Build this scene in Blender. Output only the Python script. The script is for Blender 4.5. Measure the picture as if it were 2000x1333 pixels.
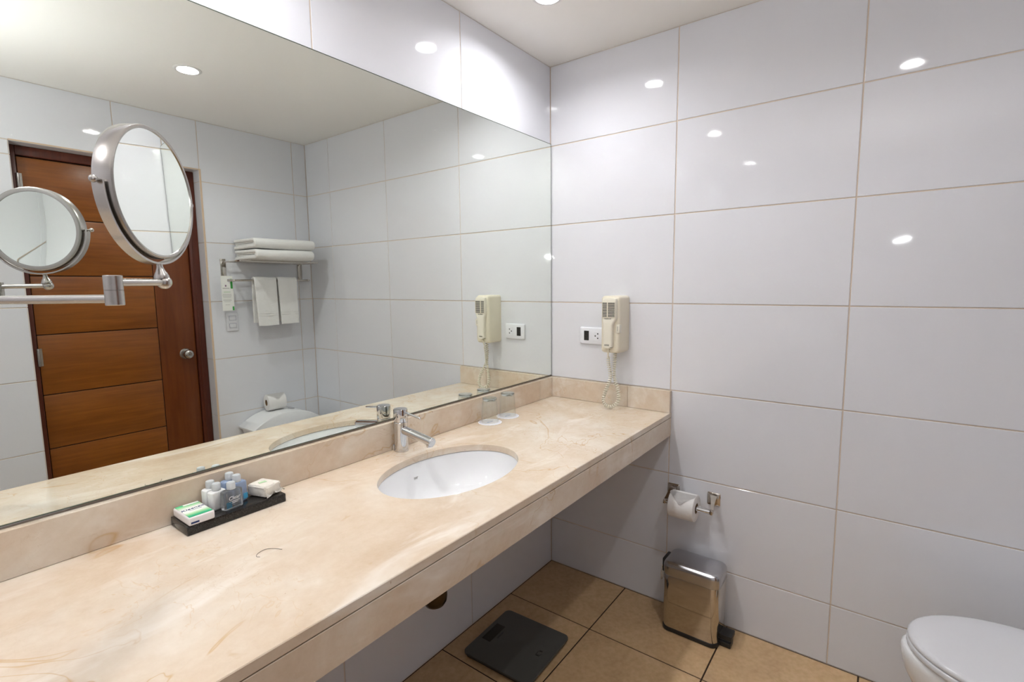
import bpy, bmesh, math, random
from mathutils import Vector, Matrix
random.seed(7)
sc = bpy.context.scene
COL = sc.collection
for o in list(bpy.data.objects):
    bpy.data.objects.remove(o, do_unlink=True)

# ------------------------------------------------------------------ camera
PI = math.pi
H = 2.384            # ceiling
WY = -2.053          # wall opposite the mirror
XB = -3.10           # wall behind the camera
CT = 0.858           # worktop height
cd = bpy.data.cameras.new('camera')
cam = bpy.data.objects.new('camera', cd)
COL.objects.link(cam)
yaw, pitch, roll = math.radians(37.0951), math.radians(-6.3914), math.radians(-0.6269)
fw = Vector((math.cos(yaw) * math.cos(pitch), math.sin(yaw) * math.cos(pitch), math.sin(pitch)))
rt = fw.cross(Vector((0, 0, 1))).normalized()
up = rt.cross(fw)
rt2 = rt * math.cos(roll) + up * math.sin(roll)
up2 = up * math.cos(roll) - rt * math.sin(roll)
m = Matrix((rt2, up2, -fw)).transposed().to_4x4()
m.translation = Vector((-2.0439, -1.3092, 1.397))
cam.matrix_world = m
cd.sensor_width = 36.0
cd.lens = 981.43 / 2000 * 36.0
cd.clip_start = 0.02
sc.camera = cam

# ------------------------------------------------------------------ view, world, light
sc.view_settings.view_transform = 'Standard'
sc.view_settings.look = 'None'
sc.view_settings.exposure = 0.10
sc.view_settings.gamma = 1.0
sc.view_settings.use_curve_mapping = False
sc.cycles.max_bounces = 7
sc.cycles.diffuse_bounces = 4
sc.cycles.glossy_bounces = 5
sc.cycles.transmission_bounces = 10
sc.cycles.transparent_max_bounces = 32
sc.cycles.sample_clamp_indirect = 80.0
sc.cycles.blur_glossy = 0.2
sc.cycles.caustics_reflective = True
sc.cycles.caustics_refractive = False
try:
    sc.cycles.use_guiding = False
    sc.cycles.use_surface_guiding = True
    sc.cycles.guiding_training_samples = 32
except Exception:
    pass
wd = bpy.data.worlds.new('world')
sc.world = wd
wd.use_nodes = True
wd.node_tree.nodes['Background'].inputs[0].default_value = (0.6, 0.65, 0.7, 1)
wd.node_tree.nodes['Background'].inputs[1].default_value = 0.02
LAMP = 425.0        # radiance of the downlight lenses
LAMP_COL = (0.975, 0.985, 1.0)
# the photographer's flash head just above the camera, tipped up to bounce off the ceiling (seen as
# the round glint on the far tiles and in the wall corner, and as the bright ceiling in the mirror)
fl = bpy.data.lights.new('flash_light', 'AREA')
fl.shape = 'DISK'
fl.size = 0.085
fl.energy = 9.5
fl.color = (0.97, 0.98, 1.0)
flo = bpy.data.objects.new('flash_light', fl)
COL.objects.link(flo)
flo.location = (-2.05, -1.335, 1.655)
flo.rotation_euler = Vector((0.13, 0.20, 1.0)).to_track_quat('-Z', 'Y').to_euler()


# ------------------------------------------------------------------ materials
def new_mat(name):
    mt = bpy.data.materials.new(name)
    mt.use_nodes = True
    nt = mt.node_tree
    return mt, nt, nt.nodes['Principled BSDF']


def setp(b, **k):
    for n, v in k.items():
        n = n.replace('_', ' ')
        if n in b.inputs:
            b.inputs[n].default_value = v


def mat(name, col, rough=0.5, metal=0.0, spec=0.5, **k):
    mt, nt, b = new_mat(name)
    setp(b, Base_Color=(*col, 1), Roughness=rough, Metallic=metal, Specular_IOR_Level=spec, **k)
    return mt


def coords(nt, scale=(1, 1, 1), rot=(0, 0, 0)):
    t = nt.nodes.new('ShaderNodeTexCoord')
    mp = nt.nodes.new('ShaderNodeMapping')
    mp.inputs['Scale'].default_value = scale
    mp.inputs['Rotation'].default_value = rot
    nt.links.new(t.outputs['Object'], mp.inputs['Vector'])
    return mp.outputs['Vector']


def noise(nt, vec, scale, detail=3, rough=0.5, dist=0.0):
    n = nt.nodes.new('ShaderNodeTexNoise')
    n.inputs['Scale'].default_value = scale
    n.inputs['Detail'].default_value = detail
    n.inputs['Roughness'].default_value = rough
    n.inputs['Distortion'].default_value = dist
    nt.links.new(vec, n.inputs['Vector'])
    return n.outputs['Fac']


def ramp(nt, fac, stops):
    r = nt.nodes.new('ShaderNodeValToRGB')
    els = r.color_ramp.elements
    while len(els) < len(stops):
        els.new(0.5)
    for e, (p, c) in zip(els, stops):
        e.position = p
        e.color = (*c, 1) if len(c) == 3 else c
    nt.links.new(fac, r.inputs['Fac'])
    return r.outputs['Color']


def mix(nt, fac, a, b, mode='MIX'):
    n = nt.nodes.new('ShaderNodeMix')
    n.data_type = 'RGBA'
    n.blend_type = mode
    for v, s in ((fac, n.inputs[0]), (a, n.inputs[6]), (b, n.inputs[7])):
        if isinstance(v, (int, float)):
            s.default_value = v
        elif isinstance(v, tuple):
            s.default_value = (*v, 1)
        else:
            nt.links.new(v, s)
    return n.outputs[2]


def bump(nt, b, height, strength, dist=0.01):
    n = nt.nodes.new('ShaderNodeBump')
    n.inputs['Strength'].default_value = strength
    n.inputs['Distance'].default_value = dist
    nt.links.new(height, n.inputs['Height'])
    nt.links.new(n.outputs['Normal'], b.inputs['Normal'])


def m_tile():
    mt, nt, b = new_mat('white_glazed_tile')
    v = coords(nt)
    setp(b, Base_Color=(0.752, 0.76, 0.80, 1), Roughness=0.045, Specular_IOR_Level=0.55)
    bump(nt, b, noise(nt, v, 9.0, 2), 0.03, 0.004)
    return mt


def m_marble():
    mt, nt, b = new_mat('cream_marble')
    v = coords(nt)
    w = noise(nt, v, 3.6, 5, 0.6, 0.8)
    base = ramp(nt, w, [(0.30, (0.59, 0.45, 0.32)), (0.45, (0.655, 0.525, 0.395)), (0.58, (0.70, 0.595, 0.475)), (0.74, (0.78, 0.715, 0.62))])
    fine = noise(nt, v, 42.0, 6, 0.75)
    base = mix(nt, 0.20, base, ramp(nt, fine, [(0.3, (0.46, 0.33, 0.21)), (0.7, (0.76, 0.68, 0.58))]))
    # white milky streaks
    vs = coords(nt, (1.0, 3.2, 3.2), (0, 0, 0.5))
    milk = ramp(nt, noise(nt, vs, 3.0, 4, 0.6, 0.6), [(0.56, (0, 0, 0)), (0.72, (0.75, 0.75, 0.75))])
    base = mix(nt, milk, base, (0.82, 0.76, 0.68))
    # thin wandering ochre veins, only in patches
    for sc_, dist_, c0, wd_, psc, p0, p1, col, k in ((2.4, 0.9, .50, .0048, 2.6, .46, .60, (0.50, 0.29, 0.10), .62), (5.6, 1.1, .47, .0055, 3.4, .52, .66, (0.56, 0.34, 0.13), .55),
                                                   (13.0, 1.2, .50, .010, 4.0, .56, .70, (0.46, 0.29, 0.15), .45)):
        n1 = noise(nt, v, sc_, 4, 0.55, dist_)
        vein = ramp(nt, n1, [(c0 - wd_, (0, 0, 0)), (c0, (k, k, k)), (c0 + wd_, (0, 0, 0))])
        patch = ramp(nt, noise(nt, v, psc, 2), [(p0, (0, 0, 0)), (p1, (1, 1, 1))])
        base = mix(nt, mix(nt, 1.0, vein, patch, 'MULTIPLY'), base, col)
    blot = ramp(nt, noise(nt, v, 15.0, 3, 0.6, 0.4), [(0.70, (0, 0, 0)), (0.76, (0.55, 0.55, 0.55))])
    base = mix(nt, blot, base, (0.52, 0.35, 0.19))
    speck = ramp(nt, noise(nt, v, 70.0, 2, 0.5), [(0.77, (0, 0, 0)), (0.80, (0.6, 0.6, 0.6))])
    base = mix(nt, speck, base, (0.36, 0.20, 0.10))
    nt.links.new(base, b.inputs['Base Color'])
    setp(b, Roughness=0.06, Specular_IOR_Level=0.5)
    return mt


def m_wood(name, dark, mid, light, rot, scale=1.0):
    mt, nt, b = new_mat(name)
    v = coords(nt, (2.2, 2.2, 34.0) if rot == 'h' else (34.0, 34.0, 2.2))
    g = noise(nt, v, 1.6 * scale, 7, 0.62, 0.5)
    v2 = coords(nt, (1.2, 1.2, 5.0) if rot == 'h' else (5.0, 5.0, 1.2))
    big = noise(nt, v2, 1.3, 3)
    c = ramp(nt, g, [(0.28, dark), (0.5, mid), (0.74, light)])
    c = mix(nt, 0.45, c, ramp(nt, big, [(0.3, dark), (0.7, light)]))
    nt.links.new(c, b.inputs['Base Color'])
    setp(b, Roughness=0.32, Specular_IOR_Level=0.4)
    bump(nt, b, g, 0.08, 0.002)
    return mt


def m_floor():
    mt, nt, b = new_mat('beige_floor_tile')
    v = coords(nt)
    c = ramp(nt, noise(nt, v, 7.0, 6, 0.65), [(0.3, (0.50, 0.325, 0.165)), (0.55, (0.61, 0.41, 0.215)), (0.75, (0.68, 0.48, 0.275))])
    c = mix(nt, 0.25, c, ramp(nt, noise(nt, v, 60.0, 4), [(0.35, (0.34, 0.22, 0.12)), (0.65, (0.62, 0.46, 0.29))]))
    nt.links.new(c, b.inputs['Base Color'])
    setp(b, Roughness=0.36, Specular_IOR_Level=0.4)
    return mt


def m_towel():
    mt, nt, b = new_mat('white_terry_cotton')
    v = coords(nt)
    setp(b, Base_Color=(0.86, 0.85, 0.83, 1), Roughness=0.95, Specular_IOR_Level=0.1, Sheen_Weight=0.25)
    bump(nt, b, noise(nt, v, 320.0, 3, 0.6), 0.7, 0.004)
    return mt


def m_granite():
    mt, nt, b = new_mat('black_granite')
    v = coords(nt)
    c = ramp(nt, noise(nt, v, 420.0, 3, 0.7), [(0.45, (0.008, 0.007, 0.007)), (0.62, (0.03, 0.026, 0.024)), (0.8, (0.10, 0.085, 0.07))])
    nt.links.new(c, b.inputs['Base Color'])
    setp(b, Roughness=0.16)
    return mt


def m_brushed(name, col, rough=0.25):
    mt, nt, b = new_mat(name)
    v = coords(nt, (40, 40, 900))
    setp(b, Base_Color=(*col, 1), Metallic=1.0, Roughness=rough)
    bump(nt, b, noise(nt, v, 1.0, 2), 0.06, 0.001)
    return mt


def m_paint(name, col, rough=0.6, nscale=60, st=0.04):
    mt, nt, b = new_mat(name)
    v = coords(nt)
    setp(b, Base_Color=(*col, 1), Roughness=rough, Specular_IOR_Level=0.3)
    bump(nt, b, noise(nt, v, nscale, 3), st, 0.002)
    return mt


def m_glass(name, col=(1, 1, 1), rough=0.0, ior=1.45):
    """thin clear wall: lets light straight through, mirrors a little more at grazing angles"""
    mt, nt, b = new_mat(name)
    tr_ = nt.nodes.new('ShaderNodeBsdfTransparent')
    tr_.inputs[0].default_value = (*col, 1)
    gl = nt.nodes.new('ShaderNodeBsdfGlossy')
    gl.inputs['Roughness'].default_value = rough
    lw = nt.nodes.new('ShaderNodeLayerWeight')
    lw.inputs['Blend'].default_value = 0.5
    pw = nt.nodes.new('ShaderNodeMath')
    pw.operation = 'POWER'
    pw.inputs[1].default_value = 4.0
    nt.links.new(lw.outputs['Facing'], pw.inputs[0])
    fr_ = nt.nodes.new('ShaderNodeMath')
    fr_.operation = 'MULTIPLY_ADD'
    fr_.inputs[1].default_value = 0.75
    fr_.inputs[2].default_value = (ior - 1) ** 2 / (ior + 1) ** 2
    nt.links.new(pw.outputs[0], fr_.inputs[0])
    mx = nt.nodes.new('ShaderNodeMixShader')
    nt.links.new(fr_.outputs[0], mx.inputs[0])
    nt.links.new(tr_.outputs[0], mx.inputs[1])
    nt.links.new(gl.outputs[0], mx.inputs[2])
    nt.links.new(mx.outputs[0], nt.nodes['Material Output'].inputs['Surface'])
    return mt


def m_emit(name, col, st):
    mt, nt, b = new_mat(name)
    setp(b, Base_Color=(1, 1, 1, 1), Emission_Color=(*col, 1), Emission_Strength=st)
    return mt


def m_tissue_print():
    # printed bands across the pack, white centre and green ends
    mt, nt, b = new_mat('green_printed_wrap')
    t = nt.nodes.new('ShaderNodeTexCoord')
    s = nt.nodes.new('ShaderNodeSeparateXYZ')
    nt.links.new(t.outputs['Generated'], s.inputs[0])
    c = ramp(nt, s.outputs['Y'], [(0.0, (0.01, 0.36, 0.16)), (0.10, (0.05, 0.46, 0.22)), (0.22, (0.36, 0.66, 0.33)), (0.36, (0.85, 0.88, 0.82)),
                                  (0.66, (0.86, 0.87, 0.84)), (0.80, (0.42, 0.70, 0.40)), (0.92, (0.08, 0.50, 0.22)), (1.0, (0.06, 0.46, 0.2))])
    nt.links.new(c, b.inputs['Base Color'])
    setp(b, Roughness=0.25)
    return mt


M = dict(
    tile=m_tile(), marble=m_marble(), floor=m_floor(), towel=m_towel(), granite=m_granite(),
    grout=m_paint('beige_grout', (0.72, 0.61, 0.51), 0.85, 300, 0.2),
    fgrout=m_paint('dark_brown_grout', (0.035, 0.018, 0.009), 0.9, 300, 0.2),
    ceil=m_paint('off_white_ceiling_paint', (0.87, 0.86, 0.84), 0.85, 90, 0.03),
    trim=m_paint('beige_corner_strip', (0.66, 0.50, 0.36), 0.5),
    wood_h=m_wood('red_brown_wood_horizontal_grain', (0.14, 0.036, 0.003), (0.22, 0.064, 0.006), (0.31, 0.102, 0.012), 'h'),
    wood_v=m_wood('red_brown_wood_vertical_grain', (0.095, 0.020, 0.003), (0.14, 0.033, 0.005), (0.19, 0.050, 0.008), 'v'),
    wood_f=m_wood('dark_mahogany_frame', (0.055, 0.011, 0.006), (0.085, 0.018, 0.009), (0.13, 0.03, 0.013), 'v'),
    groove=mat('dark_groove', (0.012, 0.004, 0.002), 0.9),
    mirror=mat('silvered_mirror', (0.90, 0.935, 0.885), 0.0, 1.0),
    medge=mat('mirror_edge_glass', (0.10, 0.12, 0.095), 0.2, 0.3),
    chrome=mat('chrome', (0.66, 0.66, 0.67), 0.05, 1.0),
    nickel=m_brushed('brushed_nickel', (0.47, 0.445, 0.42), 0.27),
    steel=mat('polished_steel', (0.58, 0.54, 0.49), 0.09, 1.0),
    steel_b=m_brushed('brushed_steel_lid', (0.52, 0.52, 0.54), 0.22),
    brass=mat('aged_brass', (0.085, 0.06, 0.035), 0.25, 1.0),
    porcelain=mat('white_porcelain', (0.84, 0.84, 0.85), 0.06, 0.0, 0.55),
    seat=mat('white_plastic_seat', (0.70, 0.70, 0.725), 0.14),
    cream=mat('cream_plastic', (0.80, 0.74, 0.60), 0.32),
    cream_l=mat('light_cream_plastic', (0.83, 0.79, 0.68), 0.30),
    cream_d=mat('cream_cord_rubber', (0.76, 0.72, 0.60), 0.5),
    white_p=mat('white_plastic', (0.84, 0.85, 0.90), 0.28),
    grey_p=mat('grey_line_plastic', (0.30, 0.31, 0.40), 0.5),
    black=mat('black_plastic', (0.012, 0.011, 0.011), 0.4),
    dark=mat('dark_recess', (0.02, 0.017, 0.013), 0.8),
    slot=mat('dark_slot', (0.014, 0.012, 0.010), 0.7),
    paper=m_paint('white_tissue_paper', (0.86, 0.84, 0.83), 0.95, 120, 0.3),
    card_tube=mat('brown_cardboard', (0.26, 0.16, 0.08), 0.9),
    card=mat('white_card', (0.80, 0.80, 0.76), 0.6),
    coaster=mat('white_paper_coaster', (0.86, 0.85, 0.87), 0.8),
    blue_ink=mat('pale_blue_ink', (0.50, 0.56, 0.72), 0.8),
    navy=mat('navy_ink', (0.008, 0.03, 0.13), 0.5),
    green_ink=mat('green_ink', (0.04, 0.36, 0.06), 0.6),
    pale_green=mat('pale_green_ink', (0.42, 0.60, 0.36), 0.6),
    grey_ink=mat('grey_ink', (0.38, 0.37, 0.35), 0.7),
    purple_ink=mat('purple_ink', (0.22, 0.12, 0.2), 0.7),
    glass=m_glass('clear_glass', (0.982, 0.99, 0.982), 0.0, 1.5),
    glass_solid=mat('solid_glass_base', (0.95, 0.97, 0.95), 0.02, Transmission_Weight=0.92, IOR=1.45),
    clear_b=mat('clear_plastic_bottle', (0.86, 0.90, 0.93), 0.03, Transmission_Weight=0.88, IOR=1.36),
    blue_b=mat('pale_blue_lotion_plastic', (0.36, 0.46, 0.66), 0.22, Transmission_Weight=0.25),
    white_b=mat('white_lotion_plastic', (0.84, 0.84, 0.83), 0.25),
    cap=mat('frosted_cap_plastic', (0.84, 0.87, 0.89), 0.28, Transmission_Weight=0.35),
    cyan=mat('cyan_label', (0.08, 0.42, 0.68), 0.4),
    teal=mat('teal_label', (0.02, 0.12, 0.20), 0.4),
    silver_ink=mat('silver_ink', (0.75, 0.78, 0.82), 0.4),
    scale=m_paint('dark_grey_scale_glass', (0.075, 0.075, 0.069), 0.25, 700, 0.05),
    wrap=m_tissue_print(),
    wrap_side=mat('white_film_wrap', (0.82, 0.78, 0.78), 0.3),
    lens=m_emit('downlight_lens', LAMP_COL, LAMP),
    lamp_white=mat('white_lamp_metal', (0.80, 0.79, 0.78), 0.35),
    lamp_refl=mat('satin_reflector', (0.70, 0.70, 0.70), 0.3, 0.8),
)

# ------------------------------------------------------------------ object helpers
OFF = {}


def finish(bm, name, mt, smooth=35):
    me = bpy.data.meshes.new(name)
    bmesh.ops.recalc_face_normals(bm, faces=bm.faces[:])
    bm.to_mesh(me)
    bm.free()
    if mt is not None:
        for x in (mt if isinstance(mt, (list, tuple)) else [mt]):
            me.materials.append(M[x] if isinstance(x, str) else x)
    if smooth:
        me.polygons.foreach_set('use_smooth', [True] * len(me.polygons))
        me.set_sharp_from_angle(angle=math.radians(smooth))
    return me


def part(name, bm, mt, parent=None, smooth=35, label=None):
    """geometry is given in world space; it is moved into the parent's frame"""
    off = OFF.get(parent.name, Vector()) if parent else Vector()
    if off.length:
        bmesh.ops.translate(bm, verts=bm.verts[:], vec=-off)
    o = bpy.data.objects.new(name, finish(bm, name, mt, smooth))
    COL.objects.link(o)
    if parent:
        o.parent = parent
        OFF[o.name] = off
    if label:
        o['label'] = label
    return o


def tag(o, label, cat, group=None, kind=None):
    o['label'] = label
    o['category'] = cat
    if group:
        o['group'] = group
    if kind:
        o['kind'] = kind
    return o


def thing(name, label, cat, loc, group=None, kind=None):
    o = bpy.data.objects.new(name, None)
    o.empty_display_size = 0.05
    COL.objects.link(o)
    o.location = loc
    OFF[o.name] = Vector(loc)
    return tag(o, label, cat, group, kind)


def dup(root, dl):
    r = root.copy()
    COL.objects.link(r)
    r.location = Vector(root.location) + Vector(dl)
    OFF[r.name] = Vector(r.location)
    for ch in list(root.children):
        c = ch.copy()
        COL.objects.link(c)
        c.parent = r
        for g in list(ch.children):
            d = g.copy()
            COL.objects.link(d)
            d.parent = c
    return r


# ------------------------------------------------------------------ shape helpers
def B():
    return bmesh.new()


def box(bm, x0, x1, y0, y1, z0, z1, bev=0.0, seg=2):
    vs = [bm.verts.new((x, y, z)) for x in (x0, x1) for y in (y0, y1) for z in (z0, z1)]
    idx = [(0, 1, 3, 2), (4, 6, 7, 5), (0, 4, 5, 1), (2, 3, 7, 6), (0, 2, 6, 4), (1, 5, 7, 3)]
    fs = [bm.faces.new([vs[i] for i in f]) for f in idx]
    if bev:
        es = list({e for f in fs for e in f.edges})
        bmesh.ops.bevel(bm, geom=es, offset=bev, segments=seg, affect='EDGES', profile=0.5)
    return bm


def frame_of(d):
    d = Vector(d).normalized()
    a = Vector((0, 0, 1)) if abs(d.z) < 0.9 else Vector((1, 0, 0))
    u = d.cross(a).normalized()
    return d, u, u.cross(d)


def lathe(bm, c, axis, prof, n=32):
    """prof: (radius, distance along axis)"""
    c = Vector(c)
    d, u, v = frame_of(axis)
    rings = []
    for r, h in prof:
        if r < 1e-6:
            rings.append([bm.verts.new(c + d * h)])
        else:
            rings.append([bm.verts.new(c + d * h + (u * math.cos(2 * PI * i / n) + v * math.sin(2 * PI * i / n)) * r) for i in range(n)])
    for a, b in zip(rings, rings[1:]):
        for i in range(n):
            j = (i + 1) % n
            if len(a) == 1 and len(b) == 1:
                continue
            if len(a) == 1:
                bm.faces.new((a[0], b[i], b[j]))
            elif len(b) == 1:
                bm.faces.new((a[i], a[j], b[0]))
            else:
                bm.faces.new((a[i], a[j], b[j], b[i]))
    return bm


def cyl(bm, p0, p1, r, r1=None, n=24, bev=0.0):
    p0, p1 = Vector(p0), Vector(p1)
    L = (p1 - p0).length
    r1 = r if r1 is None else r1
    if bev:
        prof = [(0, 0), (r - bev, 0), (r - bev * .3, bev * .3), (r, bev), (r1, L - bev), (r1 - bev * .3, L - bev * .3), (r1 - bev, L), (0, L)]
    else:
        prof = [(0, 0), (r, 0), (r1, L), (0, L)]
    return lathe(bm, p0, p1 - p0, prof, n)


def sphere(bm, c, r, n=20, sc_=(1, 1, 1)):
    mt_ = Matrix.Translation(Vector(c)) @ Matrix.Diagonal((*sc_, 1))
    bmesh.ops.create_uvsphere(bm, u_segments=n, v_segments=n // 2, radius=r, matrix=mt_)
    return bm


def tube(bm, pts, r, n=8, closed=False, caps=True):
    pts = [Vector(p) for p in pts]
    N = len(pts)
    rings = []
    d0 = (pts[1] - pts[0]).normalized()
    _, u, _ = frame_of(d0)
    for i in range(N):
        if closed:
            t = (pts[(i + 1) % N] - pts[i - 1]).normalized()
        else:
            t = (pts[min(i + 1, N - 1)] - pts[max(i - 1, 0)]).normalized()
        u = (u - t * u.dot(t)).normalized()
        v = t.cross(u)
        rr = r[i] if isinstance(r, (list, tuple)) else r
        rings.append([bm.verts.new(pts[i] + (u * math.cos(2 * PI * k / n) + v * math.sin(2 * PI * k / n)) * rr) for k in range(n)])
    for i in range(N if closed else N - 1):
        a, b = rings[i], rings[(i + 1) % N]
        for k in range(n):
            j = (k + 1) % n
            bm.faces.new((a[k], a[j], b[j], b[k]))
    if caps and not closed:
        bm.faces.new(rings[0][::-1])
        bm.faces.new(rings[-1])
    return bm


def spline(pts, per=12):
    P = [Vector(p) for p in pts]
    P = [P[0] * 2 - P[1]] + P + [P[-1] * 2 - P[-2]]
    out = []
    for i in range(1, len(P) - 2):
        a, b, c, d = P[i - 1:i + 3]
        for k in range(per):
            t = k / per
            out.append(0.5 * (2 * b + (c - a) * t + (2 * a - 5 * b + 4 * c - d) * t * t + (3 * b - a - 3 * c + d) * t ** 3))
    out.append(P[-2])
    return out


def loft(bm, loops, cap0=True, cap1=True):
    rings = [[bm.verts.new(p) for p in lp] for lp in loops]
    n = len(rings[0])
    for a, b in zip(rings, rings[1:]):
        for i in range(n):
            j = (i + 1) % n
            bm.faces.new((a[i], a[j], b[j], b[i]))
    if cap0:
        bm.faces.new(rings[0][::-1])
    if cap1:
        bm.faces.new(rings[-1])
    return rings


def rrect(cx, cy, wx, wy, r, n=6):
    out = []
    for sx, sy, a0 in ((1, 1, 0), (-1, 1, 90), (-1, -1, 180), (1, -1, 270)):
        for k in range(n + 1):
            a = math.radians(a0 + 90 * k / n)
            out.append((cx + sx * (wx / 2 - r) + r * math.cos(a), cy + sy * (wy / 2 - r) + r * math.sin(a)))
    return out


def rprism(bm, cx, cy, wx, wy, r, z0, z1, bev=0.0, n=6):
    """rounded rectangle in xy, extruded in z, with soft top and bottom edges"""
    lv = [(0, z0), (0, z1)] if not bev else [(bev, z0), (bev * .3, z0 + bev * .3), (0, z0 + bev), (0, z1 - bev), (bev * .3, z1 - bev * .3), (bev, z1)]
    loft(bm, [[(x, y, z) for x, y in rrect(cx, cy, wx - 2 * i, wy - 2 * i, max(r - i, 1e-4), n)] for i, z in lv])
    return bm


def text_mesh(body, size, mt, name, parent, origin, ux, uy, align='CENTER', thick=0.0002, shear=0.0):
    """lettering laid flat on a surface: ux is the reading direction, uy is up"""
    c = bpy.data.curves.new(name, 'FONT')
    c.body = body
    c.size = size
    c.align_x = align
    c.align_y = 'CENTER'
    c.extrude = thick
    c.shear = shear
    c.resolution_u = 2
    tmp = bpy.data.objects.new('tmp', c)
    COL.objects.link(tmp)
    dg = bpy.context.evaluated_depsgraph_get()
    me = bpy.data.meshes.new_from_object(tmp.evaluated_get(dg))
    bpy.data.objects.remove(tmp, do_unlink=True)
    ux, uy = Vector(ux).normalized(), Vector(uy).normalized()
    uz = ux.cross(uy)
    mw = Matrix((ux, uy, uz)).transposed().to_4x4()
    mw.translation = Vector(origin) - OFF.get(parent.name, Vector())
    me.transform(mw)
    me.materials.clear()
    me.materials.append(M[mt])
    o = bpy.data.objects.new(name, me)
    COL.objects.link(o)
    o.parent = parent
    OFF[o.name] = OFF.get(parent.name, Vector())
    return o


# ------------------------------------------------------------------ tiles
TILE_MESH = {}
TT = 0.0025   # how far a tile stands proud of the joint


def tile_mesh(w, h, axis, mt, t=TT, bev=0.0012):
    """one glazed tile w x h centred on the origin, back at 0, front face towards +n.
    axis 'x': n=-x (u=y,v=z); 'y': n=-y (u=x,v=z); 'Y': n=+y; 'z': n=+z (u=x,v=y)"""
    key = (round(w, 4), round(h, 4), axis, mt)
    if key in TILE_MESH:
        return TILE_MESH[key]
    f = {'x': lambda u, v, n: (-n, u, v), 'X': lambda u, v, n: (n, u, v), 'y': lambda u, v, n: (u, -n, v),
         'Y': lambda u, v, n: (u, n, v), 'z': lambda u, v, n: (u, v, n), 'Z': lambda u, v, n: (u, v, -n)}[axis]
    bm = B()
    loops = []
    for ins, n in ((0, 0), (0, t - bev), (bev * .35, t - bev * .35), (bev, t)):
        a, b = w / 2 - ins, h / 2 - ins
        loops.append([f(u, v, n) for u, v in ((-a, -b), (a, -b), (a, b), (-a, b))])
    loft(bm, loops, cap0=False)
    TILE_MESH[key] = finish(bm, 'tile', mt, 0)
    return TILE_MESH[key]


def lay(parent, axis, const, u0, u1, v0, v1, gap, mt='tile', name='tile'):
    w, h = abs(u1 - u0) - gap, abs(v1 - v0) - gap
    if w < 0.004 or h < 0.004:
        return
    me = tile_mesh(w, h, axis, mt)
    o = bpy.data.objects.new(name, me)
    COL.objects.link(o)
    u, v = (u0 + u1) / 2, (v0 + v1) / 2
    o.location = {'x': (const, u, v), 'X': (const, u, v), 'y': (u, const, v), 'Y': (u, const, v), 'z': (u, v, const), 'Z': (u, v, const)}[axis]
    e = [random.uniform(-1, 1) * 0.0007 for _ in range(2)]
    if min(w, h) > 0.2 and mt == 'tile':
        o.rotation_euler = {'x': (0, e[0], e[1]), 'y': (e[0], 0, e[1]), 'Y': (e[0], 0, e[1])}.get(axis, (0, 0, 0))
    o.parent = parent
    return o


ROWS = [0.0, 0.232, 0.592, 0.952, 1.312, 1.672, 2.032, H]
G = 0.0042
TH = 0.12

# far wall (x = 0)
bm = box(B(), TT, TT + TH, WY - .2, .12, -.1, H + .1)
wall_back = tag(part('wall_back', bm, 'grout', smooth=0), 'far wall of large glossy white tiles with beige joints', 'wall', kind='structure')
YJ = [0.0, -.591, -1.195, -1.778, WY]
for a, b in zip(YJ, YJ[1:]):
    for c, d in zip(ROWS, ROWS[1:]):
        lay(wall_back, 'x', TT, b, a, c, d, G)

# mirror wall (y = 0)
bm = box(B(), XB - .12, TT, TT, TT + TH, -.1, H + .1)
wall_left = tag(part('wall_left', bm, 'grout', smooth=0), 'tiled white wall behind the large mirror and the vanity', 'wall', kind='structure')
XJ = [0.0, -.604, -1.205, -1.805, -2.405, -3.005, XB]
for a, b in zip(XJ, XJ[1:]):
    for c, d in zip(ROWS, ROWS[1:]):
        if c >= .95 and d < 2.1 and b > -2.0:
            continue      # wholly behind the mirror
        lay(wall_left, 'y', TT, b, a, c, d, G)

# wall opposite the mirror, with the door opening
DX0, DX1, DZ = -1.511, -.692, 2.100
bm = B()
yb = WY - TT
box(bm, DX1, .12, yb - .22, yb, -.1, H + .1)
box(bm, XB - .12, DX0, yb - .22, yb, -.1, H + .1)
box(bm, DX0, DX1, yb - .22, yb, DZ, H + .1)
wall_right = tag(part('wall_right', bm, 'grout', smooth=0), 'white tiled wall with the door and towel rack, seen in the mirror', 'wall', kind='structure')
for a, b in zip([0.0, -.10], [-.10, DX1]):
    for c, d in zip(ROWS, ROWS[1:]):
        lay(wall_right, 'Y', yb, b, a, c, d, G)
for a, b in ((DX1, -1.10), (-1.10, -1.70)):
    lay(wall_right, 'Y', yb, b, a, DZ, H, G)
lay(wall_right, 'Y', yb, -1.70, DX0, 2.032, DZ, G)
for c, d in zip(ROWS[:-2], ROWS[1:-1]):
    lay(wall_right, 'Y', yb, -1.70, DX0, c, d, G)
for a, b in ((-1.70, -2.30), (-2.30, -2.90), (-2.90, XB)):
    for c, d in zip(ROWS, ROWS[1:]):
        lay(wall_right, 'Y', yb, b, a, c, d, G)
# tiled reveal of the opening (jamb side and head)
REV = 0.085
for c, d in zip(ROWS[:-1], ROWS[1:-1] + [DZ]):
    lay(wall_right, 'x', DX1, yb - REV, yb - .001, c, min(d, DZ), .003)
    lay(wall_right, 'X', DX0, yb - REV, yb - .001, c, min(d, DZ), .003)
lay(wall_right, 'Z', DZ, DX0, -1.10, yb - REV, yb - .001, .003)
lay(wall_right, 'Z', DZ, -1.10, DX1, yb - REV, yb - .001, .003)

# wall behind the camera
bm = box(B(), XB - .12, XB, WY - .2, .12, -.1, H + .1)
tag(part('wall_front', bm, 'tile', smooth=0), 'white tiled wall behind the viewer', 'wall', kind='structure')

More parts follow.
